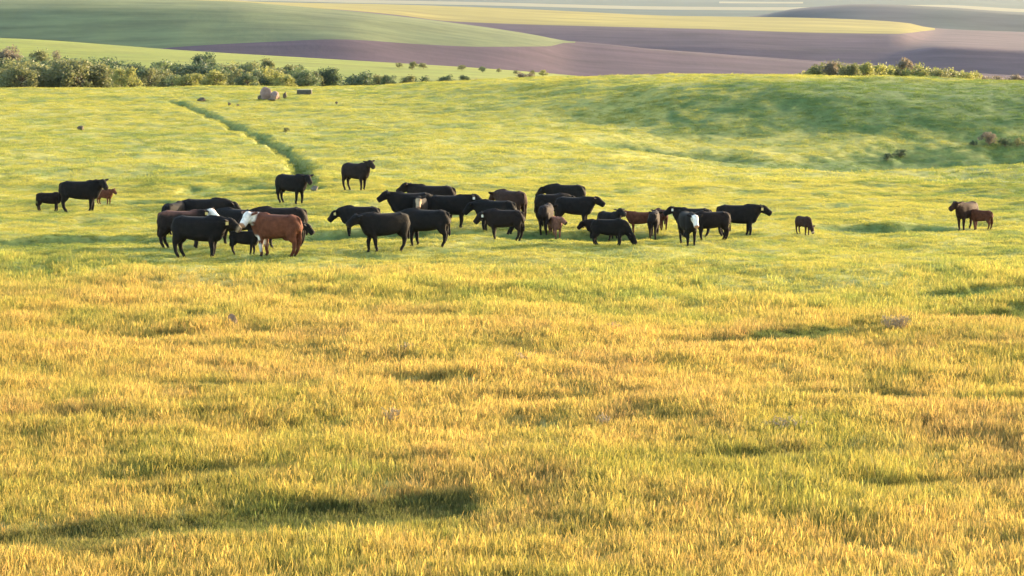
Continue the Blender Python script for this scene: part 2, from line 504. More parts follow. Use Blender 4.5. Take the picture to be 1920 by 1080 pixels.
ridge3 = [(-900, -45), (300, -8), (500, 4), (700, 8), (850, 12), (1000, 18), (1280, 30), (1500, 33), (1700, 43), (1745, 52), (1920, 60), (2900, 90)]
strip3 = [(-900, -20), (300, 2), (500, 12), (640, 20), (750, 30), (830, 40), (1000, 47), (1300, 54), (1600, 63), (1690, 64), (1735, 58), (1760, 55.5), (1920, 62.5), (2900, 93)]
loft("ploughed_hill", [
    cv([(-900, 130), (1000, 130), (2900, 170)], 2230), cv([(x, y + 35) for x, y in strip3], 2290), cv(strip3, lambda x: np.interp(x, [-900, 1690, 1760, 2900], [2370, 2370, 2560, 2560])),
    cv(ridge3, 2620), cv(off(ridge3, 3), 2800), cv(off(ridge3, 40), 3200)],
    [M_soil, M_gold], lambda k, x: (0 if k < 2 or x > 1748 else 1), sub=10, bump=2.5, bs=0.005)

ridge2 = [(-900, 60), (1000, 60), (1200, 46), (1420, 29), (1500, 15.5), (1620, 8), (1760, 13), (1920, 24), (2300, 40), (2900, 60)]
loft("dark_hill", [
    cv(off(ridge2, 75), 3850), cv(off(ridge2, 6), 4130), cv(ridge2, 4250), cv(off(ridge2, 3), 4500), cv(off(ridge2, 30), 5000)],
    [M_dusk], lambda k, x: 0, sub=8, bump=3.0, bs=0.004)

far1 = [(-900, -8), (500, 0), (640, 3), (900, 8), (1280, 16.5), (1500, 17.5), (1750, 13), (1920, 21), (2900, 48)]
loft("far_hills", [
    cv(off(far1, 70), 5600), cv(off(far1, 2), 7000), cv(off(far1, -4), 7400), cv(off(far1, -11), 8000), cv(off(far1, -14), 8400), cv(off(far1, -30), 10500), cv(off(far1, -20), 14000)],
    [M_fgreen, M_pale], lambda k, x: (1 if k == 1 or (k == 3 and 1350 < x < 1500) else 0), sub=6)

base = grid_obj("ground", np.array([[[-30000, -400, -120], [30000, -400, -120]], [[-30000, 40000, -120], [30000, 40000, -120]]], float), [M_earth])
tag(base, kind='structure')

# ------------------------------------------------------------------ grass
def tuft_mesh(name, seed, n, radius, h0, h1, wid, lean, heads=0.0):
    r = random.Random(seed)
    V, Fc, T = [], [], []
    for _ in range(n):
        a, q = r.uniform(0, 6.283), radius * math.sqrt(r.random())
        x, y = q * math.cos(a), q * math.sin(a)
        h = r.uniform(h0, h1)
        d = r.uniform(0, 6.283)
        ln = r.uniform(0.1, lean) * h
        f = r.uniform(0, 3.1416)
        wx, wy = math.cos(f) * wid / 2 * r.uniform(0.6, 1.3), math.sin(f) * wid / 2 * r.uniform(0.6, 1.3)
        dx, dy = math.cos(d) * ln, math.sin(d) * ln
        head = r.random() < heads
        prof = [(0, 0, 0.9), (0.45, 0.25, 0.8), (0.75, 0.6, 1.5 if head else 0.6), (1.0, 1.0, 0.7 if head else 0.12)]
        b = len(V)
        sh = r.uniform(0.85, 1.15)
        for t, l, ws in prof:
            V += [(x + dx * l - wx * ws, y + dy * l - wy * ws, h * t - 0.02), (x + dx * l + wx * ws, y + dy * l + wy * ws, h * t - 0.02)]
            k = sstep(0.2, 1.0, t)
            c = ((0.72 + 0.42 * k) * sh, (0.82 + 0.26 * k) * sh, (0.80 + 0.12 * k) * sh)
            if head and t > 0.7: c = (1.22 * sh, 1.08 * sh, 1.0 * sh)
            T += [c, c]
        for j in range(3):
            Fc.append((b + 2 * j, b + 2 * j + 1, b + 2 * j + 3, b + 2 * j + 2))
    me = bpy.data.meshes.new(name)
    me.from_pydata(V, [], Fc)
    set_color(me, "tip", np.array(T))
    return me

M_blade = mat_blade("grass_blade")

def grass(name, label, n, d0, d1, tufts, sc0, sc1, seed, thin=0.0, u=0.205, edge=None, jit_s=0.10, hollow=False):
    g = np.random.default_rng(seed)
    D = np.sqrt(g.uniform(d0 ** 2, d1 ** 2, n))
    X = g.uniform(-u, u, n) * D
    den = fbm(X * 0.6, D * 0.35, seed, 3)
    keep = g.random(n) < np.clip(1 - thin + thin * 2 * sstep(0.3, 0.65, den), 0, 1)
    if edge:
        q = D + 34 * (fbm(X * 0.12, D * 0.06, 777, 3) - 0.5) + 8 * (fbm(X * 0.8, D * 0.4, 778, 2) - 0.5)
        pr = sstep(edge[0], edge[1], q)
        keep &= g.random(n) < (pr if edge[2] else 1 - pr)
    if hollow: keep &= relief(X, D)[1] > 0.25
    X, D = X[keep], D[keep]; n = len(X)
    dz, lush_shade = relief(X, D)
    Z = base_z(X, D) + dz
    jit = np.clip(g.normal(1, jit_s, (n, 1)), 0.55, 1.5) * np.clip(1 + g.normal(0, jit_s * 0.45, (n, 3)), 0.7, 1.3)
    col, cured = veg_color(X, D, lush_shade, jit)
    scl = g.uniform(sc0, sc1, n) * (0.75 + 0.55 * fbm(X * 0.9, D * 0.6, seed + 5, 2)) * (1 - 0.25 * lush_shade)
    me = bpy.data.meshes.new(name)
    me.vertices.add(n)
    me.vertices.foreach_set("co", np.stack([X, D, Z], 1).astype(np.float32).reshape(-1))
    set_color(me, "tint", col)
    a = me.attributes.new("scl", 'FLOAT', 'POINT'); a.data.foreach_set("value", scl.astype(np.float32))
    a = me.attributes.new("pick", 'INT', 'POINT'); a.data.foreach_set("value", g.integers(0, len(tufts), n).astype(np.int32))
    rot = np.stack([g.normal(0, 0.12, n), g.normal(0, 0.12, n), g.uniform(0, 6.283, n)], 1)
    a = me.attributes.new("rot", 'FLOAT_VECTOR', 'POINT'); a.data.foreach_set("vector", rot.astype(np.float32).reshape(-1))
    o = bpy.data.objects.new(name, me)
    COL.objects.link(o)
    me.materials.append(M_blade)
    lib = bpy.data.collections.new(name + "_tufts")
    for k, tm in enumerate(tufts):
        t = bpy.data.objects.new("%s_tuft_%d" % (name, k), tm)
        if not tm.materials: tm.materials.append(M_blade)
        lib.objects.link(t)
    ng = bpy.data.node_groups.new(name, 'GeometryNodeTree')
    ng.interface.new_socket("Geometry", in_out='INPUT', socket_type='NodeSocketGeometry')
    ng.interface.new_socket("Geometry", in_out='OUTPUT', socket_type='NodeSocketGeometry')
    N, L = ng.nodes, ng.links
    gi, go = N.new("NodeGroupInput"), N.new("NodeGroupOutput")
    ci = N.new("GeometryNodeCollectionInfo"); ci.inputs["Collection"].default_value = lib
    ci.inputs["Separate Children"].default_value = True; ci.inputs["Reset Children"].default_value = True
    ip = N.new("GeometryNodeInstanceOnPoints"); ip.inputs["Pick Instance"].default_value = True
    def named(nm, ty):
        q = N.new("GeometryNodeInputNamedAttribute"); q.data_type = ty; q.inputs["Name"].default_value = nm
        return q.outputs["Attribute"]
    L.new(gi.outputs[0], ip.inputs["Points"]); L.new(ci.outputs[0], ip.inputs["Instance"])
    L.new(named("pick", 'INT'), ip.inputs["Instance Index"])
    er = N.new("FunctionNodeEulerToRotation"); L.new(named("rot", 'FLOAT_VECTOR'), er.inputs[0]); L.new(er.outputs[0], ip.inputs["Rotation"])
    L.new(named("scl", 'FLOAT'), ip.inputs["Scale"])
    L.new(ip.outputs[0], go.inputs[0])
    md = o.modifiers.new("scatter", 'NODES'); md.node_group = ng
    tag(o, label, "grass", kind='stuff')
    return o

near_t = [tuft_mesh("near_tuft_%d" % k, 40 + k, 30, 0.13, 0.05, 0.24, 0.0080, 0.45, 0.30) for k in range(6)]
mid_t = [tuft_mesh("mid_tuft_%d" % k, 60 + k, 26, 0.18, 0.03, 0.09, 0.011, 0.8, 0.1) for k in range(5)]
far_t = [tuft_mesh("far_tuft_%d" % k, 80 + k, 40, 0.45, 0.05, 0.16, 0.022, 0.8) for k in range(5)]
grass("tall_grass", "cured golden grass with seed heads covering the near pasture", 150000, 30, 106, near_t, 0.6, 1.3, 301, 0.35, jit_s=0.10, edge=(66, 94, False))
grass("grazed_grass", "short grazed green grass around the herd", 170000, 52, 165, mid_t, 0.5, 1.3, 302, 0.6, jit_s=0.05, edge=(58, 84, True))
grass("distant_grass", "tussocky green grass on the slope below the ridge", 120000, 160, 410, far_t, 0.4, 1.1, 303, 0.8, jit_s=0.04)
grass("hollow_grass", "dark green grass, shade in its tint, in the hollow of the foreground", 420000, 30, 76, near_t, 0.55, 0.95, 304, hollow=True)

# ------------------------------------------------------------------ cattle
def cow_parts(leg=1.14, fat=1.0, neck_pitch=25, neck_yaw=0, head_pitch=-30, head_yaw=0, neck_len=0.50, step=0.0, udder=False, head_scale=1.14, tail_swing=0.0, seed=0):
    """closed tubes that the remesh fuses into one animal; faces +X, withers at about 1.38"""
    r = random.Random(seed)
    V, Fc = [], []
    up_shift = 0.52 * (leg - 1)                      # longer legs lift the trunk
    def tube(sec, side, e=2.0, seg=14, sub=3):
        S = np.array(sec, float)                     # x y z half_height half_width
        n = len(S)
        ts = np.linspace(0, n - 1, (n - 1) * sub + 1)
        k = np.arange(n)
        S = np.stack([pchip(k, S[:, j], ts) for j in range(5)], 1)
        b = len(V)
        n = len(S)
        for i in range(n):
            t = S[min(i + 1, n - 1), :3] - S[max(i - 1, 0), :3]
            t /= np.linalg.norm(t) + 1e-9
            sd = np.array(side, float)
            sd = sd - t * (sd @ t); sd /= np.linalg.norm(sd) + 1e-9
            upv = np.cross(t, sd); upv /= np.linalg.norm(upv) + 1e-9
            for j in range(seg):
                a = 2 * math.pi * j / seg
                c, s_ = math.cos(a), math.sin(a)
                c = math.copysign(abs(c) ** (2 / e), c); s_ = math.copysign(abs(s_) ** (2 / e), s_)
                V.append(S[i, :3] + sd * c * S[i, 4] + upv * s_ * S[i, 3])
        for i in range(n - 1):
            for j in range(seg):
                Fc.append((b + i * seg + j, b + i * seg + (j + 1) % seg, b + (i + 1) * seg + (j + 1) % seg, b + (i + 1) * seg + j))
        for i, rev in ((0, True), (n - 1, False)):
            cidx = len(V)
            V.append(S[i, :3])
            for j in range(seg):
                q = (b + i * seg + j, b + i * seg + (j + 1) % seg, cidx)
                Fc.append(q[::-1] if rev else q)
    u = up_shift
    f = fat
    top = 1.385
    def sec(x, bot, wd, tp=top): return (x, 0, (tp + bot) / 2 + u, (tp - bot) / 2, wd)
    tube([sec(-.94, .98, .10, 1.22), sec(-.90, .86, .19, 1.31), sec(-.80, .76, .26 * f, 1.36), sec(-.55, .66, .315 * f, 1.39), sec(-.30, .585, .36 * f, 1.375), sec(0.0, .535, .385 * f, 1.37), sec(.28, .52, .365 * f, 1.375),
          sec(.50, .52, .30 * f, 1.40), sec(.70, .53, .245, 1.385), sec(.86, .57, .19, 1.32), sec(.97, .66, .12, 1.18), sec(1.0, .76, .06, 1.05)], (0, 1, 0), e=2.9, seg=26)
    # hook bones and withers break the topline
    tube([(-0.56, -.23, 1.29 + u, .06, .06), (-0.56, 0, 1.35 + u, .06, .10), (-0.56, .23, 1.29 + u, .06, .06)], (1, 0, 0), seg=10)
    tube([(0.34, 0, 1.36 + u, .05, .08), (0.50, 0, 1.40 + u, .05, .09), (0.66, 0, 1.36 + u, .05, .08)], (0, 1, 0), seg=10)
    ny, npt = R(neck_yaw), R(neck_pitch)
    S0 = np.array([0.60, 0, 1.10 + u])
    dn = np.array([math.cos(npt) * math.cos(ny), math.cos(npt) * math.sin(ny), math.sin(npt)])
    hs = head_scale
    poll = S0 + np.array([0.10, 0, 0]) + dn * neck_len
    mid = S0 + np.array([0.12, 0, 0.01]) + dn * neck_len * 0.45
    sidev = (-math.sin(ny), math.cos(ny), 0)
    tube([(*S0, .35, .22), (*mid, .265, .18), (*(poll - dn * 0.05), .185, .125), (*(poll + dn * 0.05), .13, .10)], sidev, seg=14)
    hy, hp = ny + R(head_yaw), R(head_pitch)
    dh = np.array([math.cos(hp) * math.cos(hy), math.cos(hp) * math.sin(hy), math.sin(hp)])
    hside = np.array([-math.sin(hy), math.cos(hy), 0])
    H0 = poll + np.array([0, 0, 0.02])
    hl = 0.455 * hs
    def hp_(t, dz=0): return H0 + dh * hl * t + np.cross(dh, hside) * dz
    tube([(*hp_(-.12), .10 * hs, .08 * hs), (*hp_(0.02), .15 * hs, .12 * hs), (*hp_(.28), .165 * hs, .132 * hs), (*hp_(.58), .132 * hs, .098 * hs), (*hp_(.84), .120 * hs, .098 * hs), (*hp_(1.0), .104 * hs, .092 * hs), (*hp_(1.04), .03, .03)], hside, e=2.3, seg=14)
    for sd in (-1, 1):
        b = H0 + dh * 0.03 + hside * sd * 0.085 * hs + np.array([0, 0, 0.05])
        d = hside * sd * 0.95 - dh * 0.22 + np.array([0, 0, r.uniform(-0.05, 0.22)])
        tube([(*b, .034, .040), (*(b + d * .08 * hs), .030, .072 * hs), (*(b + d * .18 * hs), .026, .066 * hs), (*(b + d * .26 * hs), .018, .022)], dh, seg=10)
    lz = leg
    st = [step, -step, -step * .8, step * .8]
    for k, sd in enumerate((-1, 1)):
        y = .165 * (0.6 + 0.4 * f)
        o = st[k]
        tube([(.56, y * sd, .90 + u, .22, .11), (.56 + o * .1, y * sd, .64 * lz, .155, .11), (.545 + o * .5, y * sd, .44 * lz, .092, .078), (.555 + o * .75, y * sd, .34 * lz, .082, .074), (.54 + o * .9, y * sd, .17 * lz, .058, .056), (.51 + o, y * sd, .09 * lz, .055, .053), (.53 + o, y * sd, .045, .052, .052), (.55 + o, y * sd, -.02, .066, .064)], (0, 1, 0), seg=12)
        y = .155 * (0.6 + 0.4 * f)
        o = st[k + 2]
        tube([(-.64, y * sd, 1.02 + u, .27, .15), (-.64 + o * .1, (y + .03) * sd, .78 * lz + u * .3, .26, .15), (-.70 + o * .4, (y + .02) * sd, .58 * lz, .165, .115), (-.775 + o * .65, y * sd, .44 * lz, .098, .075), (-.745 + o * .85, y * sd, .21 * lz, .062, .058), (-.665 + o, y * sd, .09 * lz, .056, .053), (-.645 + o, y * sd, .045, .053, .052), (-.62 + o, y * sd, -.02, .066, .064)], (0, 1, 0), seg=12)
    ts = tail_swing
    tube([(-.78, 0, 1.28 + u, .06, .06), (-.88, ts * .1, 1.26 + u, .055, .055), (-.925, ts * .2, 1.17 + u, .042, .042), (-.945, ts * .5, .95 + u, .034, .034), (-.945, ts * .8, .72 + u, .032, .032), (-.945, ts, .58 + u, .05, .05), (-.94, ts, .45 + u, .055, .055), (-.94, ts, .36 + u, .015, .015)], (0, 1, 0), seg=8, sub=2)
    if udder:
        tube([(-.52, 0, .60 + u, .05, .05), (-.44, 0, .575 + u, .10, .13), (-.32, 0, .57 + u, .09, .12), (-.24, 0, .60 + u, .04, .05)], (0, 1, 0), seg=12)
    info = dict(H0=H0, dh=dh, hl=hl, hside=hside, u=u, poll=poll, hs=hs)
    return V, Fc, info

def mat_coat():
    m, nt, p, out = new_mat("cattle_coat")
    a = nt.nodes.new("ShaderNodeAttribute"); a.attribute_name = "coat"
    tc = nt.nodes.new("ShaderNodeTexCoord")
    n = nt.nodes.new("ShaderNodeTexNoise"); n.inputs["Scale"].default_value = 6.0; n.inputs["Detail"].default_value = 5
    nt.links.new(tc.outputs["Object"], n.inputs["Vector"])
    mr = nt.nodes.new("ShaderNodeMapRange")
    mr.inputs[1].default_value, mr.inputs[2].default_value, mr.inputs[3].default_value, mr.inputs[4].default_value = 0.3, 0.7, 0.7, 1.3
    nt.links.new(n.outputs[0], mr.inputs[0])
    mx = nt.nodes.new("ShaderNodeMix"); mx.data_type = 'RGBA'; mx.blend_type = 'MULTIPLY'; mx.inputs[0].default_value = 1
    nt.links.new(a.outputs["Color"], mx.inputs[6]); nt.links.new(mr.outputs[0], mx.inputs[7])
    nt.links.new(mx.outputs[2], p.inputs["Base Color"])
    p.inputs["Roughness"].default_value = 0.8
    p.inputs["Specular IOR Level"].default_value = 0.13
    b = nt.nodes.new("ShaderNodeBump"); b.inputs["Distance"].default_value = 0.02; b.inputs["Strength"].default_value = 0.6
    n2 = nt.nodes.new("ShaderNodeTexNoise"); n2.inputs["Scale"].default_value = 22
    nt.links.new(tc.outputs["Object"], n2.inputs["Vector"]); nt.links.new(n2.outputs[0], b.inputs["Height"]); nt.links.new(b.outputs[0], p.inputs["Normal"])
    return m

def plain(name, c, rough=0.6):
    m, nt, p, out = new_mat(name)
    n = nt.nodes.new("ShaderNodeTexNoise"); n.inputs["Scale"].default_value = 9
    cr = nt.nodes.new("ShaderNodeValToRGB")
    cr.color_ramp.elements[0].color = (*[v * 0.8 for v in c], 1); cr.color_ramp.elements[1].color = (*[min(1, v * 1.15) for v in c], 1)
    nt.links.new(n.outputs[0], cr.inputs[0]); nt.links.new(cr.outputs[0], p.inputs["Base Color"])
    p.inputs["Roughness"].default_value = rough
    return m

M_coat = mat_coat()
M_eye = plain("eye_dark", (0.008, 0.006, 0.005), 0.15)
M_tagw = plain("ear_tag_white", (0.72, 0.68, 0.58), 0.5)
M_tagy = plain("ear_tag_yellow", (0.62, 0.46, 0.16), 0.5)
COATS = {
    'black': (0.0085, 0.0068, 0.0064), 'brownblack': (0.0125, 0.0080, 0.0068), 'darkbrown': (0.034, 0.016, 0.011),
    'red': (0.092, 0.030, 0.015), 'darkred': (0.050, 0.018, 0.011), 'pinkred': (0.20, 0.085, 0.055),
}
WHITE, TAN, PINK = np.array([0.66, 0.60, 0.54]), np.array([0.34, 0.24, 0.15]), np.array([0.38, 0.22, 0.17])
POSE = {
    'up':    dict(neck_pitch=46, head_pitch=-22, neck_len=.48),
    'level': dict(neck_pitch=33, head_pitch=-33, neck_len=.43),
    'low':   dict(neck_pitch=4, head_pitch=-48, neck_len=0.46),
    'graze': dict(neck_pitch=-52, head_pitch=-62, neck_len=0.68),
    'nurse': dict(neck_pitch=-8, head_pitch=12, neck_len=0.46),
}
CALF = dict(leg=1.22, fat=0.82, head_scale=1.24)
HEIFER = dict(leg=1.18, fat=0.92, head_scale=1.17)
G = "cattle of the herd in the pasture"
# px, base row, heading (0 right, 90 away, 180 left, -90 to the camera), height, build, coat, marks, pose, extra, tag, label
HERD = [
 (150, 398, 3, 1.38, None, 'black', '', 'level', dict(neck_yaw=-18, head_yaw=-38), None, 'cow', "black cow at far left of the herd with a small calf nursing behind it"),
 (92, 398, 8, 0.88, CALF, 'brownblack', '', 'nurse', dict(step=.08), None, 'calf', "small dark calf nursing behind the leftmost black cow"),
 (196, 384, -35, 0.72, CALF, 'red', '', 'level', {}, None, 'calf', "small red calf half hidden behind the leftmost black cow's head"),
 (382, 440, 6, 1.36, None, 'black', '', 'low', {}, None, 'cow', "black cow with sloping back behind the front pair at left"),
 (327, 440, 70, 1.20, HEIFER, 'black', '', 'low', {}, None, 'cow', "black cow seen from behind, leftmost of the back row in left cluster"),
 (450, 462, 150, 1.30, None, 'black', '', 'low', {}, None, 'cow', "black cow standing behind the white faced brown cow's head"),
 (527, 463, 180, 1.38, None, 'brownblack', '', 'low', dict(head_yaw=20), None, 'cow', "dark brown cow whose back shows above the white faced brown cow"),
 (534, 467, -8, 0.95, CALF, 'black', '', 'low', {}, None, 'calf', "black calf with its head poking out behind the brown cow's rump"),
 (342, 466, -6, 1.30, None, 'brownblack', 'face saddle', 'level', dict(head_yaw=-20), 'y', 'cow', "dark brown cow with white on its face behind the frontmost black cow"),
 (520, 480, 154, 1.34, None, 'red', 'face', 'level', dict(neck_pitch=32, neck_yaw=34, head_yaw=48, head_pitch=-42, udder=True), None, 'cow', "reddish brown cow with white head turned towards the camera"),
 (458, 477, -14, 0.78, CALF, 'black', 'face', 'low', dict(neck_pitch=-5, head_pitch=-52, head_yaw=-15), None, 'calf', "black calf with white face under the brown cow's neck"),
 (372, 484, -18, 1.38, None, 'black', 'nose', 'level', dict(neck_pitch=14, head_yaw=10, step=.05), 'y', 'cow', "large black cow with pale muzzle, frontmost of the left cluster"),
 (546, 381, -38, 1.30, None, 'black', '', 'level', dict(neck_pitch=26, head_yaw=-25), None, 'cow', "black cow below the foot of the dark gully, beside a grey rock"),
 (667, 357, -42, 1.36, HEIFER, 'brownblack', '', 'up', dict(head_yaw=-14, head_pitch=-26), None, 'cow', "lone dark cow standing farthest up the slope with raised head"),
 (676, 446, 172, 1.14, HEIFER, 'black', '', 'low', dict(neck_pitch=-6), 'y', 'cow', "black cow facing left with lowered head right of the left cluster"),
 (772, 424, -168, 1.24, None, 'black', '', 'level', {}, None, 'cow', "black cow at the left edge of the middle cluster with head up, facing left"),
 (812, 415, 165, 1.40, None, 'brownblack', '', 'level', {}, None, 'cow', "dark cow with the highest back of the middle cluster, rump to the right"),
 (788, 428, -92, 1.16, HEIFER, 'black', 'tanface', 'level', dict(head_pitch=-50), None, 'cow', "black cow with tan face looking at the camera in the middle cluster"),
 (842, 427, 0, 1.22, None, 'black', '', 'level', dict(neck_pitch=28), 'w', 'cow', "black cow facing right with head clear of the middle cluster"),
 (801, 461, 160, 1.22, None, 'black', '', 'low', dict(step=-.06), None, 'cow', "black cow facing left behind the frontmost one of the middle cluster"),
 (723, 471, -155, 1.26, None, 'black', '', 'level', dict(neck_pitch=16, step=.10), None, 'cow', "frontmost black cow of the middle cluster turned half to the camera"),
 (958, 418, 130, 1.22, None, 'darkbrown', '', 'low', {}, None, 'cow', "dark brown cow with sunlit rump at the back of the trio right of centre"),
 (930, 437, 160, 1.20, HEIFER, 'black', '', 'low', {}, None, 'cow', "black cow at left of the trio right of centre"),
 (947, 450, 163, 1.06, HEIFER, 'brownblack', '', 'low', dict(neck_pitch=0, head_yaw=25), 'w', 'cow', "dark heifer with white ear tag, front of the trio right of centre"),
 (1062, 401, 168, 1.24, None, 'black', '', 'low', dict(step=.12), None, 'cow', "black cow farthest back in the group with the standing side-on cow"),
 (1034, 414, 18, 1.06, HEIFER, 'black', '', 'low', {}, None, 'cow', "black heifer with rump to the left above the pale red calf"),
 (1024, 438, 78, 1.06, HEIFER, 'brownblack', '', 'low', {}, None, 'cow', "dark heifer seen from behind next to the pale red calf"),
 (1076, 426, -20, 1.15, HEIFER, 'black', '', 'level', dict(neck_pitch=26, head_yaw=10), None, 'cow', "black cow standing clear with its muzzle pointing right"),
 (1041, 447, -72, 0.80, CALF, 'pinkred', '', 'level', dict(neck_pitch=29, head_yaw=40), None, 'calf', "pale red calf standing in the green swale"),
 (1142, 447, -55, 0.96, CALF, 'black', '', 'up', dict(neck_pitch=55), None, 'calf', "black calf raising its head behind the grazing calf"),
 (1124, 452, 165, 0.80, CALF, 'brownblack', '', 'low', {}, None, 'calf', "small dark calf facing left behind the grazing calf's rump"),
 (1142, 462, -8, 0.93, CALF, 'black', '', 'graze', dict(leg=1.1, step=.05), None, 'calf', "black calf grazing with head down right of the pale red calf"),
 (1202, 437, 176, 0.80, CALF, 'red', '', 'level', {}, 'w', 'calf', "red calf with white ear tag facing left"),
 (1239, 432, 105, 0.80, CALF, 'darkred', '', 'low', {}, None, 'calf', "brown calf behind the dark one facing away"),
 (1226, 447, 82, 1.00, CALF, 'brownblack', '', 'low', {}, None, 'calf', "dark calf seen end-on beside the red calf with ear tag"),
 (1300, 444, 178, 1.06, HEIFER, 'black', '', 'level', {}, 'w', 'cow', "black cow facing left behind the white faced one"),
 (1382, 443, -3, 1.17, None, 'black', '', 'level', dict(neck_pitch=18), 'y', 'cow', "black cow facing right at the right end of the cluster"),
 (1334, 451, -172, 1.02, HEIFER, 'brownblack', '', 'graze', {}, None, 'cow', "dark cow with sunlit tail between white faced cow and right-facing cow"),
 (1290, 458, -78, 1.10, HEIFER, 'black', 'face', 'level', dict(neck_pitch=18, head_pitch=-52), None, 'cow', "black cow with bright white face looking straight at the camera"),
 (1506, 439, -60, 0.66, CALF, 'darkbrown', 'nose', 'graze', {}, None, 'calf', "lone small dark calf grazing between the herd and the right pair"),
 (1812, 432, -128, 1.08, HEIFER, 'darkbrown', '', 'level', dict(head_yaw=-25), None, 'cow', "brown cow at far right of the photo beside its calf"),
 (1840, 431, 140, 0.76, CALF, 'red', '', 'low', {}, None, 'calf', "reddish calf tucked behind the cow at far right"),
]
tmp = []
for i, h in enumerate(HERD):
    px, by, yaw, hgt, build, coat, marks, pose, extra, tg, kind, label = h
    kw = dict(POSE[pose]); kw.update(build or {}); kw.update(extra)
    kw.setdefault('tail_swing', random.uniform(-.05, .05)); kw.setdefault('step', random.uniform(-.07, .07))
    V, Fc, info = cow_parts(seed=i, **kw)
    o = mesh_obj(kind, V, Fc)
    m = o.modifiers.new("fuse", 'REMESH'); m.mode = 'VOXEL'; m.voxel_size = 0.019; m.use_smooth_shade = True
    m = o.modifiers.new("soften", 'SMOOTH'); m.factor = 0.5; m.iterations = 2
    m = o.modifiers.new("thin", 'DECIMATE'); m.ratio = 0.28
    tmp.append((o, info, h))
bpy.context.view_layer.update()
dg = bpy.context.evaluated_depsgraph_get()
for i, (o, I, h) in enumerate(tmp):
    px, by, yaw, hgt, build, coat, marks, pose, extra, tg, kind, label = h
    me = bpy.data.meshes.new_from_object(o.evaluated_get(dg))
    o.modifiers.clear()
    old = o.data
    o.data = me
    bpy.data.meshes.remove(old)
    me.name = kind
    me.materials.clear(); me.materials.append(M_coat)
    me.polygons.foreach_set("use_smooth", np.ones(len(me.polygons), bool))
    co = np.empty(len(me.vertices) * 3, np.float32); me.vertices.foreach_get("co", co); co = co.reshape(-1, 3).astype(float)
    base_c = np.array(COATS[coat]) * random.uniform(0.85, 1.2)
    c = np.tile(base_c, (len(co), 1))
    def blend(m_, col):
        global c
        c = c * (1 - m_[:, None]) + np.array(col) * m_[:, None]
    # rusty tinge of the flanks on dark coats
    nz = fbm(co[:, 0] * 4 + 9 * i, co[:, 2] * 4 + co[:, 1] * 3, 300 + i, 3)
    if coat != 'red':
        blend(0.2 * sstep(0.5, 0.8, nz), np.array([0.03, 0.015, 0.010]))
    rel = co - I['H0']
    t = rel @ I['dh'] / I['hl']
    lat = rel @ I['hside']
    rad = np.linalg.norm(rel - np.outer(t * I['hl'], I['dh']), axis=1)
    head = sstep(-0.22, -0.05, t) * sstep(0.24, 0.19, rad) * sstep(0.14, 0.11, np.abs(lat) / I['hs'])
    if 'saddle' in marks:
        blend(0.8 * sstep(1.20, 1.32, co[:, 2] - I['u'] + 0.15 * (nz - 0.5)) * sstep(0.7, 0.4, co[:, 0]), np.array([0.14, 0.06, 0.04]))  # sunlight along the back painted into the coat
    if 'face' in marks and marks != 'tanface':
        blend(head, WHITE)
        if coat == 'red':
            blend(sstep(-0.75, -0.45, t) * sstep(0.34, 0.24, rad) * sstep(1.0, 0.8, t) * sstep(0.45, 0.6, nz + 0.12), WHITE)
            blend(sstep(0.76, 0.66, co[:, 2]) * sstep(0.45, 0.55, co[:, 0]) * sstep(.45, .55, nz), WHITE * .8)
    if marks == 'tanface':
        blend(head * sstep(0.1, 0.3, t), TAN)
    if marks == 'nose':
        blend(head * sstep(0.72, 0.85, t), TAN)
    blend(head * sstep(0.93, 1.0, t), np.array([0.03, 0.022, 0.02]) if 'face' not in marks else PINK)
    if extra.get('udder'):
        blend(sstep(0.60, 0.55, co[:, 2]) * sstep(0.12, 0.08, np.abs(co[:, 1])) * sstep(-.6, -.52, co[:, 0]) * sstep(-.15, -.22, co[:, 0]), PINK)
    if coat in ('red', 'darkred', 'pinkred'):
        blend(0.5 * sstep(0.35, 0.1, co[:, 2]), base_c * 0.45)
    blend(sstep(0.06, 0.03, co[:, 2]), [0.02, 0.015, 0.012])
    set_color(me, "coat", c)
    s = 1.04 * hgt / (1.40 + I['u'])
    gx, gy, gz = hit(px, by)
    o.location = (gx, gy, gz - 0.015)
    o.scale = (s, s, s)
    o.rotation_euler = (0, 0, R(yaw))
    tag(o, label, kind, G)
    # eyes
    for sd in (-1, 1):
        p = I['H0'] + I['dh'] * I['hl'] * 0.33 + I['hside'] * sd * 0.108 * I['hs'] + np.cross(I['dh'], I['hside']) * 0.035
        bm = bmesh.new(); bmesh.ops.create_icosphere(bm, subdivisions=1, radius=0.022)
        em = bpy.data.meshes.new("eye"); bm.to_mesh(em); bm.free(); em.materials.append(M_eye)
        e = bpy.data.objects.new("eye", em); COL.objects.link(e); e.parent = o; e.location = p
    if tg:
        for sd in ((-1, 1) if tg == 'w' else (-1,) if math.cos(R(yaw)) > 0 else (1,)):
            p = I['H0'] + I['dh'] * 0.03 + I['hside'] * sd * 0.21 * I['hs'] + np.array([0, 0, -0.01])
            tw, th = 0.05, 0.07
            pts = [(-tw, 0, -th), (tw, 0, -th), (tw, 0, th * .5), (tw * .4, 0, th), (-tw * .4, 0, th), (-tw, 0, th * .5)]
            A = [np.array(q) + np.array([0, -.004, 0]) for q in pts] + [np.array(q) + np.array([0, .004, 0]) for q in pts]
            fa = [(0, 1, 2, 3, 4, 5), (11, 10, 9, 8, 7, 6)] + [(k, 6 + k, 6 + (k + 1) % 6, (k + 1) % 6) for k in range(6)]
            e = mesh_obj("ear_tag", A, fa, M_tagw if tg == 'w' else M_tagy, o, smooth=False)
            e.location = p
            e.rotation_euler = (0, 0, -R(yaw) + R(15))

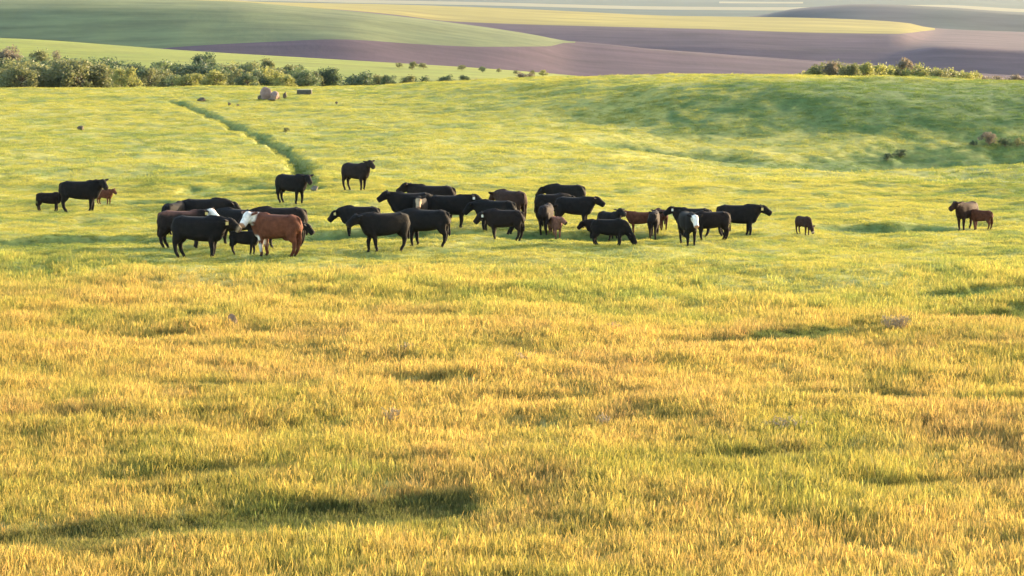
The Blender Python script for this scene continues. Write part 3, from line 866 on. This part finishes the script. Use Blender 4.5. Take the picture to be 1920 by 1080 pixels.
# ------------------------------------------------------------------ trees and brush in the draw
M_bark = mat_noise("bark", (0.06, 0.045, 0.03), (0.12, 0.09, 0.065), 4.0)
LEAF = {
    'olive': mat_leaf("leaf_olive", (0.10, 0.115, 0.045), (0.18, 0.18, 0.065)),
    'green': mat_leaf("leaf_green", (0.075, 0.11, 0.050), (0.13, 0.165, 0.065)),
    'dark':  mat_leaf("leaf_dark", (0.042, 0.07, 0.034), (0.085, 0.115, 0.048)),
    'fresh': mat_leaf("leaf_fresh", (0.17, 0.185, 0.045), (0.29, 0.28, 0.075)),
    'bare':  mat_leaf("leaf_budding", (0.12, 0.10, 0.07), (0.19, 0.155, 0.105)),
}

def tree_meshes(seed, n_leaf, wide, lobes, leaf=0.28, bushy=False):
    """unit tree 1 m tall scaled later: returns (trunk mesh, crown mesh)"""
    r = random.Random(seed)
    V, Fc = [], []
    def limb(a, b, r0, r1):
        a, b = Vector(a), Vector(b)
        d = (b - a).normalized()
        s = d.orthogonal().normalized(); t = d.cross(s)
        k = len(V)
        for p, q in ((a, r0), ((a + b) / 2 + s * 0.02, (r0 + r1) / 2), (b, r1)):
            for j in range(6):
                an = j * math.pi / 3
                V.append(p + s * math.cos(an) * q + t * math.sin(an) * q)
        for m in range(2):
            for j in range(6):
                Fc.append((k + m * 6 + j, k + m * 6 + (j + 1) % 6, k + (m + 1) * 6 + (j + 1) % 6, k + (m + 1) * 6 + j))
    cen = []
    for k in range(lobes):
        a = r.uniform(0, 6.283); q = wide * math.sqrt(r.random()) * 0.62
        z = r.uniform(0.22 if bushy else 0.42, 0.86)
        q *= (1.15 - 0.55 * max(0, (z - 0.5) * 2))
        cen.append((Vector((q * math.cos(a), q * math.sin(a), z)), r.uniform(0.11, 0.20) * (0.7 + wide * 0.7)))
    stems = 3 if bushy else 1
    for q in range(stems):
        bx = (r.uniform(-.08, .08), r.uniform(-.08, .08)) if bushy else (0, 0)
        limb((bx[0], bx[1], -0.08), (bx[0] * 1.5 + r.uniform(-.03, .03), bx[1] * 1.5, 0.45), 0.035 / stems ** .5, 0.022 / stems ** .5)
    for c, q in cen:
        limb((c.x * .12, c.y * .12, min(0.42, c.z * 0.6)), c, 0.016, 0.006)
    tr = bpy.data.meshes.new("trunk"); tr.from_pydata([tuple(v) for v in V], [], Fc); tr.materials.append(M_bark)
    LV, LF = [], []
    for _ in range(n_leaf):
        c, q = r.choice(cen)
        d = Vector((r.gauss(0, 1), r.gauss(0, 1), r.gauss(0, 1))).normalized() * q * (r.random() ** 0.4) * r.uniform(0.7, 1.15)
        p = c + d
        if p.z < 0.04: continue
        s = leaf * 0.1 * r.uniform(0.6, 1.4)
        a = Vector((r.gauss(0, 1), r.gauss(0, 1), r.gauss(0, 1))).normalized()
        b = a.orthogonal().normalized(); e = a.cross(b)
        k = len(LV)
        LV += [p - b * s, p + e * s * .6, p + b * s, p - e * s * .6]
        LF.append((k, k + 1, k + 2, k + 3))
    cr = bpy.data.meshes.new("crown"); cr.from_pydata([tuple(v) for v in LV], [], LF)
    return tr, cr

SHAPES = {}
for kind, args in {'round': (3200, .42, 22, .24, False), 'tall': (2600, .27, 18, .22, False), 'bush': (3000, .62, 24, .30, True), 'thin': (700, .24, 12, .17, False), 'low': (2200, .85, 22, .34, True)}.items():
    SHAPES[kind] = [tree_meshes(500 + 10 * k + len(kind), *args) for k in range(4)]
CROWNS = {}

def land(X, Y):
    return float(ground(np.array([X]), np.array([Y]))[0])

def tree(name, px, D, top, shape, leaf, label, cat, group, wid=1.0):
    rx, rz = ray(px, top)
    X, Y = float(rx * D), float(D)
    z0 = land(X, Y)
    H = float(CAMZ + rz * D) - z0
    if H < 0.3: return None
    tr, cr = random.choice(SHAPES[shape])
    key = (cr.name, leaf)
    if key not in CROWNS:
        c2 = cr.copy(); c2.materials.clear(); c2.materials.append(LEAF[leaf]); CROWNS[key] = c2
    e = bpy.data.objects.new(name, None); COL.objects.link(e)
    e.location = (X, Y, z0); e.rotation_euler = (0, 0, random.uniform(0, 6.28))
    e.scale = (H * wid, H * wid, H)
    for nm, me in (("trunk", tr), ("crown", CROWNS[key])):
        o = bpy.data.objects.new(nm, me); COL.objects.link(o); o.parent = e
    tag(e, label, cat, group)
    return e

GT = "trees and bushes along the draw behind the pasture ridge"
# trees one can single out
tree("tree", 385, 610, 97, 'round', 'dark', "dark round-crowned tree standing out above the thicket below the bright crop strip", "tree", GT, 1.25)
tree("tree", 104, 640, 90, 'thin', 'bare', "brown bare-looking tree rising at the left above the thicket", "tree", GT)
tree("tree", 72, 620, 92, 'round', 'olive', "olive tree left of the brown bare-looking one above the thicket", "tree", GT)
tree("tree", 20, 600, 86, 'round', 'bare', "pale brown budding tree at the left edge of the photo", "tree", GT, 1.2)
tree("tree", 438, 600, 106, 'thin', 'fresh', "slender light green tree right of the dark round-crowned tree", "tree", GT)
tree("tree", 502, 600, 106, 'tall', 'olive', "tall olive tree poking up above the rock pile", "tree", GT)
tree("tree", 468, 590, 112, 'tall', 'green', "green tree between the slender light one and the tall olive one", "tree", GT)
tree("tree", 560, 600, 118, 'tall', 'green', "upright green tree above the dark trough on the ridge", "tree", GT)
tree("tree", 1702, 470, 104, 'tall', 'bare', "tallest pale tree of the clump on the right ridge", "tree", GT, 1.15)
rt = random.Random(4)
def spot(x):
    for lim, w_ in ((-20, "cut by the left photo edge"), (60, "near the left photo edge"), (140, "below the brown bare-looking tree"), (215, "above the dark stone on the left slope"), (290, "above the gap left of the gully top"), (355, "left of the dark round-crowned tree"), (420, "under the dark round-crowned tree"), (480, "left of the boulder pile"), (530, "right behind the boulder pile"), (600, "behind the stock trough")):
        if x < lim: return w_
    return "at the right end of the thicket"
for k in range(44):     # front of the thicket
    x = -90 + k * 15.5 + rt.uniform(-8, 8)
    top = float(np.interp(x, [-100, 0, 150, 260, 450, 560, 640], [120, 120, 119, 131, 130, 136, 137])) + rt.uniform(-10, 9)
    D = rt.uniform(435, 490)
    lf = rt.choice(['olive', 'olive', 'olive', 'green', 'fresh', 'bare'] if x < 300 else ['olive', 'green', 'green', 'fresh', 'dark'])
    tree("willow_bush", x, D, top, rt.choice(['bush', 'bush', 'low']), lf, "%s front-rank willow of the thicket %s" % ({'olive': 'olive', 'green': 'green', 'fresh': 'light green', 'bare': 'pale brown', 'dark': 'dark green'}[lf], spot(x)), "bush", GT, rt.uniform(1.0, 1.4))
for k in range(40):     # second rank, darker
    x = -80 + k * 18 + rt.uniform(-9, 9)
    top = float(np.interp(x, [-100, 0, 150, 260, 450, 560, 640], [106, 105, 108, 117, 119, 124, 126])) + rt.uniform(-7, 7)
    lf = rt.choice(['dark', 'green', 'green', 'dark', 'olive'])
    tree("draw_tree", x, rt.uniform(510, 570), top, rt.choice(['round', 'bush', 'tall']), lf, "%s back-rank tree of the thicket %s" % ({'dark': 'dark green', 'green': 'green', 'olive': 'olive'}[lf], spot(x)), "tree", GT, rt.uniform(1.0, 1.5))
for x, top, sh, lf in [(655, 128, 'round', 'green'), (672, 134, 'bush', 'dark'), (690, 136, 'bush', 'dark'), (712, 138, 'bush', 'olive'), (730, 139, 'bush', 'dark'), (748, 117, 'bush', 'olive'), (772, 115, 'bush', 'olive'), (793, 117, 'bush', 'olive'), (765, 140, 'round', 'olive'), (790, 142, 'low', 'dark'), (836, 140, 'bush', 'dark'), (872, 139, 'round', 'dark'), (866, 121, 'bush', 'olive'), (905, 124, 'low', 'green'), (896, 146, 'low', 'bare'), (968, 131, 'bush', 'olive'), (985, 134, 'bush', 'bare'), (1000, 131, 'thin', 'olive'), (1018, 130, 'thin', 'fresh'), (935, 128, 'low', 'olive')]:
    sh = 'low' if top < 132 else sh
    D = rt.uniform(725, 750) if top < 132 else rt.uniform(430, 520)
    tree("bush", x, D, top, sh, lf, "%s small bush scattered along the draw right of the thicket" % {'olive': 'olive', 'green': 'green', 'fresh': 'light green', 'bare': 'pale brown', 'dark': 'dark green'}[lf], "bush", GT, 1.15)
for x, top, sh, lf in [(1525, 124, 'bush', 'fresh'), (1540, 118, 'round', 'olive'), (1558, 114, 'tall', 'bare'), (1575, 116, 'round', 'olive'), (1592, 118, 'round', 'olive'), (1610, 120, 'bush', 'fresh'), (1624, 116, 'tall', 'fresh'), (1640, 121, 'bush', 'fresh'), (1660, 118, 'round', 'fresh'), (1680, 122, 'bush', 'olive'), (1716, 122, 'bush', 'fresh'), (1735, 128, 'bush', 'fresh'), (1752, 130, 'low', 'olive'), (1768, 127, 'bush', 'fresh'), (1785, 132, 'bush', 'olive'), (1803, 136, 'low', 'fresh'), (1818, 133, 'bush', 'fresh'), (1845, 141, 'low', 'bare'), (1872, 142, 'low', 'bare'), (1906, 140, 'bush', 'bare')]:
    tree("bush", x, rt.uniform(400, 440), top - 2, sh, lf, "%s bush in the clump behind the right ridge" % {'olive': 'olive', 'fresh': 'light green', 'bare': 'pale brown'}[lf], "bush", GT, 1.1)
same = {}
for o in [q for q in bpy.data.objects if q.get("group") == GT]:
    same.setdefault(o["label"], []).append(o)
ORD = ["leftmost", "second", "third", "fourth", "fifth", "sixth", "seventh", "eighth", "ninth", "tenth", "eleventh", "twelfth"]
for lab, objs in same.items():
    if len(objs) > 1:
        objs.sort(key=lambda q: q.location.x / q.location.y)
        for k, o in enumerate(objs):
            o["label"] = ("leftmost " if k == 0 else "rightmost " if k == len(objs) - 1 else ORD[k] + "-from-left ") + lab
GB = "brush in the swale at the right"
for x, y, h, sh, lf, lab in [(1856, 272, 1.1, 'low', 'bare', "tan bush with the highest top of the swale brush at right"), (1884, 276, 0.75, 'low', 'dark', "dark low bush right of the tan one in the swale"), (1908, 276, 0.7, 'low', 'olive', "olive low bush at the right edge in the swale"), (1826, 274, 0.45, 'low', 'dark', "small dark bush left of the tan one in the swale"), (1688, 296, 0.7, 'low', 'dark', "dark scrub in the hollow of the swale, right of the pair"), (1662, 302, 0.6, 'low', 'dark', "dark scrub in the hollow of the swale, left of the pair"), (535, 249, 0.45, 'low', 'olive', "small dark shrub alone on the slope right of the gully")]:
    gx, gy, gz = hit(x, y)
    tr, cr = random.choice(SHAPES[sh])
    key = (cr.name, lf)
    if key not in CROWNS:
        c2 = cr.copy(); c2.materials.clear(); c2.materials.append(LEAF[lf]); CROWNS[key] = c2
    e = bpy.data.objects.new("bush", None); COL.objects.link(e)
    e.location = (gx, gy, gz); e.scale = (h * 1.3, h * 1.3, h); e.rotation_euler = (0, 0, random.uniform(0, 6))
    for nm, me in (("trunk", tr), ("crown", CROWNS[key])):
        o = bpy.data.objects.new(nm, me); COL.objects.link(o); o.parent = e
    tag(e, lab, "bush", GB if x > 1000 else None)

# ------------------------------------------------------------------ stones, trough, dry weeds
M_pale_rock = mat_noise("pale_rock", (0.19, 0.125, 0.105), (0.28, 0.19, 0.16), 2.5, bump=0.05, bump_scale=5)
M_grey_rock = mat_noise("grey_rock", (0.11, 0.09, 0.07), (0.19, 0.155, 0.12), 4.0, bump=0.03, bump_scale=9)
M_brown_rock = mat_noise("brown_rock", (0.15, 0.095, 0.06), (0.21, 0.14, 0.09), 4.0)
M_dark_rock = mat_noise("dark_rock", (0.06, 0.05, 0.035), (0.13, 0.10, 0.07), 4.0, bump=0.03, bump_scale=9)

def rock(px, py, wdt, hgt, mat, label, seed, dep=None, dD=0.0):
    gx, gy, gz = hit(px, py)
    gy += dD
    gz = land(gx, gy)
    bm = bmesh.new(); bmesh.ops.create_icosphere(bm, subdivisions=3, radius=1)
    r = random.Random(seed)
    cuts = [(Vector((r.gauss(0, 1), r.gauss(0, 1), r.gauss(0, .8))).normalized(), r.uniform(.48, .85)) for _ in range(14)]
    from mathutils import noise
    for v in bm.verts:
        for n, d in cuts:
            k = v.co.dot(n) - d
            if k > 0: v.co -= n * k * 0.9
        v.co += v.co.normalized() * 0.10 * noise.noise(v.co * 2.2 + Vector((seed, 0, 0)))
        v.co = Vector((v.co.x * wdt / 2, v.co.y * (dep or wdt) / 2, (v.co.z * 0.62 + 0.40) * hgt))
    me = bpy.data.meshes.new("rock"); bm.to_mesh(me); bm.free()
    me.polygons.foreach_set("use_smooth", np.zeros(len(me.polygons), bool))
    me.materials.append(mat)
    o = bpy.data.objects.new("rock", me); COL.objects.link(o); o.location = (gx, gy, gz)
    tag(o, label, "rock")
    return o

rock(500, 186, 1.45, 1.40, M_pale_rock, "largest pale pinkish boulder of the pile below the thicket", 1)
rock(516, 187, 1.25, 0.9, M_pale_rock, "second pale boulder on the right flank of the largest one", 2)
rock(489, 187, 0.9, 0.55, M_dark_rock, "dark stone at the left foot of the pale boulder pile", 3)
rock(509, 190, 1.2, 0.45, M_dark_rock, "flat dark stone in front of the pale boulder pile", 4)
rock(522, 186.5, 0.6, 0.55, M_dark_rock, "dark stone at the right foot of the pale boulder pile", 5)
rock(534, 185, 0.65, 0.8, M_dark_rock, "upright dark stone right of the pale boulder pile", 6)
rock(378, 190, 1.2, 0.42, M_dark_rock, "low dark stone above the top of the gully", 7)
rock(430, 198, 0.42, 0.40, M_dark_rock, "small brown stone between gully top and boulder pile", 8)
rock(446, 200, 0.35, 0.35, M_grey_rock, "small grey stone right of the small brown one", 9)
rock(152, 245, 0.75, 0.42, M_dark_rock, "dark stone alone on the left slope above the leftmost cow", 10)
rock(590, 358, 0.50, 0.26, M_grey_rock, "grey rock in the grass beside the black cow below the gully", 11)
rock(436, 612, 0.34, 0.30, M_brown_rock, "small brown stone with a long shadow in the golden grass", 12)
rock(631, 196, 0.4, 0.3, M_dark_rock, "tiny dark stone right of the trough on the slope", 14)

def box(bm, x0, x1, y0, y1, z0, z1):
    v = [bm.verts.new(p) for p in ((x0, y0, z0), (x1, y0, z0), (x1, y1, z0), (x0, y1, z0), (x0, y0, z1), (x1, y0, z1), (x1, y1, z1), (x0, y1, z1))]
    for q in ((0, 3, 2, 1), (4, 5, 6, 7), (0, 1, 5, 4), (1, 2, 6, 5), (2, 3, 7, 6), (3, 0, 4, 7)):
        bm.faces.new([v[k] for k in q])

M_trough = mat_noise("weathered_trough", (0.05, 0.045, 0.035), (0.10, 0.085, 0.06), 3.0)
M_rim = mat_noise("worn_rim", (0.30, 0.26, 0.20), (0.42, 0.37, 0.30), 3.0)
gx, gy, gz = hit(571, 178)
tr_e = bpy.data.objects.new("stock_trough", None); COL.objects.link(tr_e); tr_e.location = (gx, gy, gz); tr_e.rotation_euler = (0, 0, R(-4))
def part(name, boxes, mat, parent):
    bm = bmesh.new()
    for b in boxes: box(bm, *b)
    me = bpy.data.meshes.new(name); bm.to_mesh(me); bm.free(); me.materials.append(mat)
    o = bpy.data.objects.new(name, me); COL.objects.link(o); o.parent = parent
    return o
part("tank", [(-.85, .85, -.35, -.30, .06, .55), (-.85, .85, .30, .35, .06, .55), (-.85, -.80, -.299, .299, .06, .55), (.80, .85, -.299, .299, .06, .55), (-.80, .80, -.299, .299, .06, .10)], M_trough, tr_e)
part("rim", [(-.88, .88, -.39, -.29, .552, .59), (-.88, .88, .29, .39, .552, .59), (-.88, -.78, -.288, .288, .552, .59), (.78, .88, -.288, .288, .552, .59)], M_rim, tr_e)
for xx in (-.6, .6):
    part("skid", [(xx - .06, xx + .06, -.40, .40, -.05, .058)], M_trough, tr_e)
tag(tr_e, "dark stock trough with pale rim on the ridge right of the boulders", "trough")

M_weed = mat_noise("dry_weed", (0.27, 0.19, 0.11), (0.38, 0.28, 0.17), 12.0)
def weed(px, py, hgt, n, spread, label, seed):
    gx, gy, gz = hit(px, py)
    r = random.Random(seed)
    V, Fc = [], []
    def stem(a, b, w0, w1):
        a, b = Vector(a), Vector(b)
        d = (b - a).normalized(); s = d.orthogonal().normalized(); t = d.cross(s)
        k = len(V)
        for p, q in ((a, w0), (b, w1)):
            for j in range(3):
                an = j * 2.094
                V.append(p + s * math.cos(an) * q + t * math.sin(an) * q)
        for j in range(3):
            Fc.append((k + j, k + (j + 1) % 3, k + 3 + (j + 1) % 3, k + 3 + j))
    for _ in range(n):
        a = r.uniform(0, 6.28); q = spread * r.random() ** .5
        b0 = Vector((q * .4 * math.cos(a), q * .4 * math.sin(a), -.03))
        tp = Vector((q * math.cos(a), q * math.sin(a), hgt * r.uniform(.55, 1)))
        stem(b0, tp, .005, .0035)
        for _ in range(4):
            m = b0.lerp(tp, r.uniform(.5, 1))
            stem(m, m + Vector((r.gauss(0, .05), r.gauss(0, .05), r.uniform(.02, .09))), .004, .009)
    o = mesh_obj("dry_weed", V, Fc, M_weed, smooth=False)
    o.location = (gx, gy, gz)
    tag(o, label, "weed")

weed(735, 800, 0.34, 16, .16, "pale dry weed standing in the golden grass below the middle cluster", 21)
weed(1155, 626, 0.26, 12, .16, "pale dry weed in the golden grass below the grazing calf", 22)
weed(1130, 806, 0.26, 10, .14, "pinkish dry weed left of the larger one in the right foreground", 23)
weed(1472, 810, 0.22, 22, .40, "wide pinkish patch of dry weed in the right foreground", 24)
weed(985, 684, 0.22, 14, .28, "low pinkish dry weed near the centre of the golden grass", 25)
weed(1680, 626, 0.42, 60, .36, "rounded pale pink dry weed at the right end of a dark grass streak", 27)
weed(760, 664, 0.22, 12, .22, "low pinkish dry weed left of the central one", 26)

# ------------------------------------------------------------------ air
hz = bpy.data.meshes.new("haze")
bm = bmesh.new(); box(bm, -9000, 9000, -300, 15000, -121.5, CAMZ + 4); bm.to_mesh(hz); bm.free()
haze = bpy.data.objects.new("haze", hz); COL.objects.link(haze)
m = bpy.data.materials.new("haze_air"); m.use_nodes = True
nt = m.node_tree
for n in list(nt.nodes):
    if n.type == 'BSDF_PRINCIPLED': nt.nodes.remove(n)
pv = nt.nodes.new("ShaderNodeVolumePrincipled")
pv.inputs["Color"].default_value = (0.62, 0.82, 1.0, 1)
pv.inputs["Density"].default_value = 1.2e-5
pv.inputs["Anisotropy"].default_value = 0.0
nt.links.new(pv.outputs[0], nt.nodes["Material Output"].inputs["Volume"])
hz.materials.append(m)
tag(haze, kind='stuff')
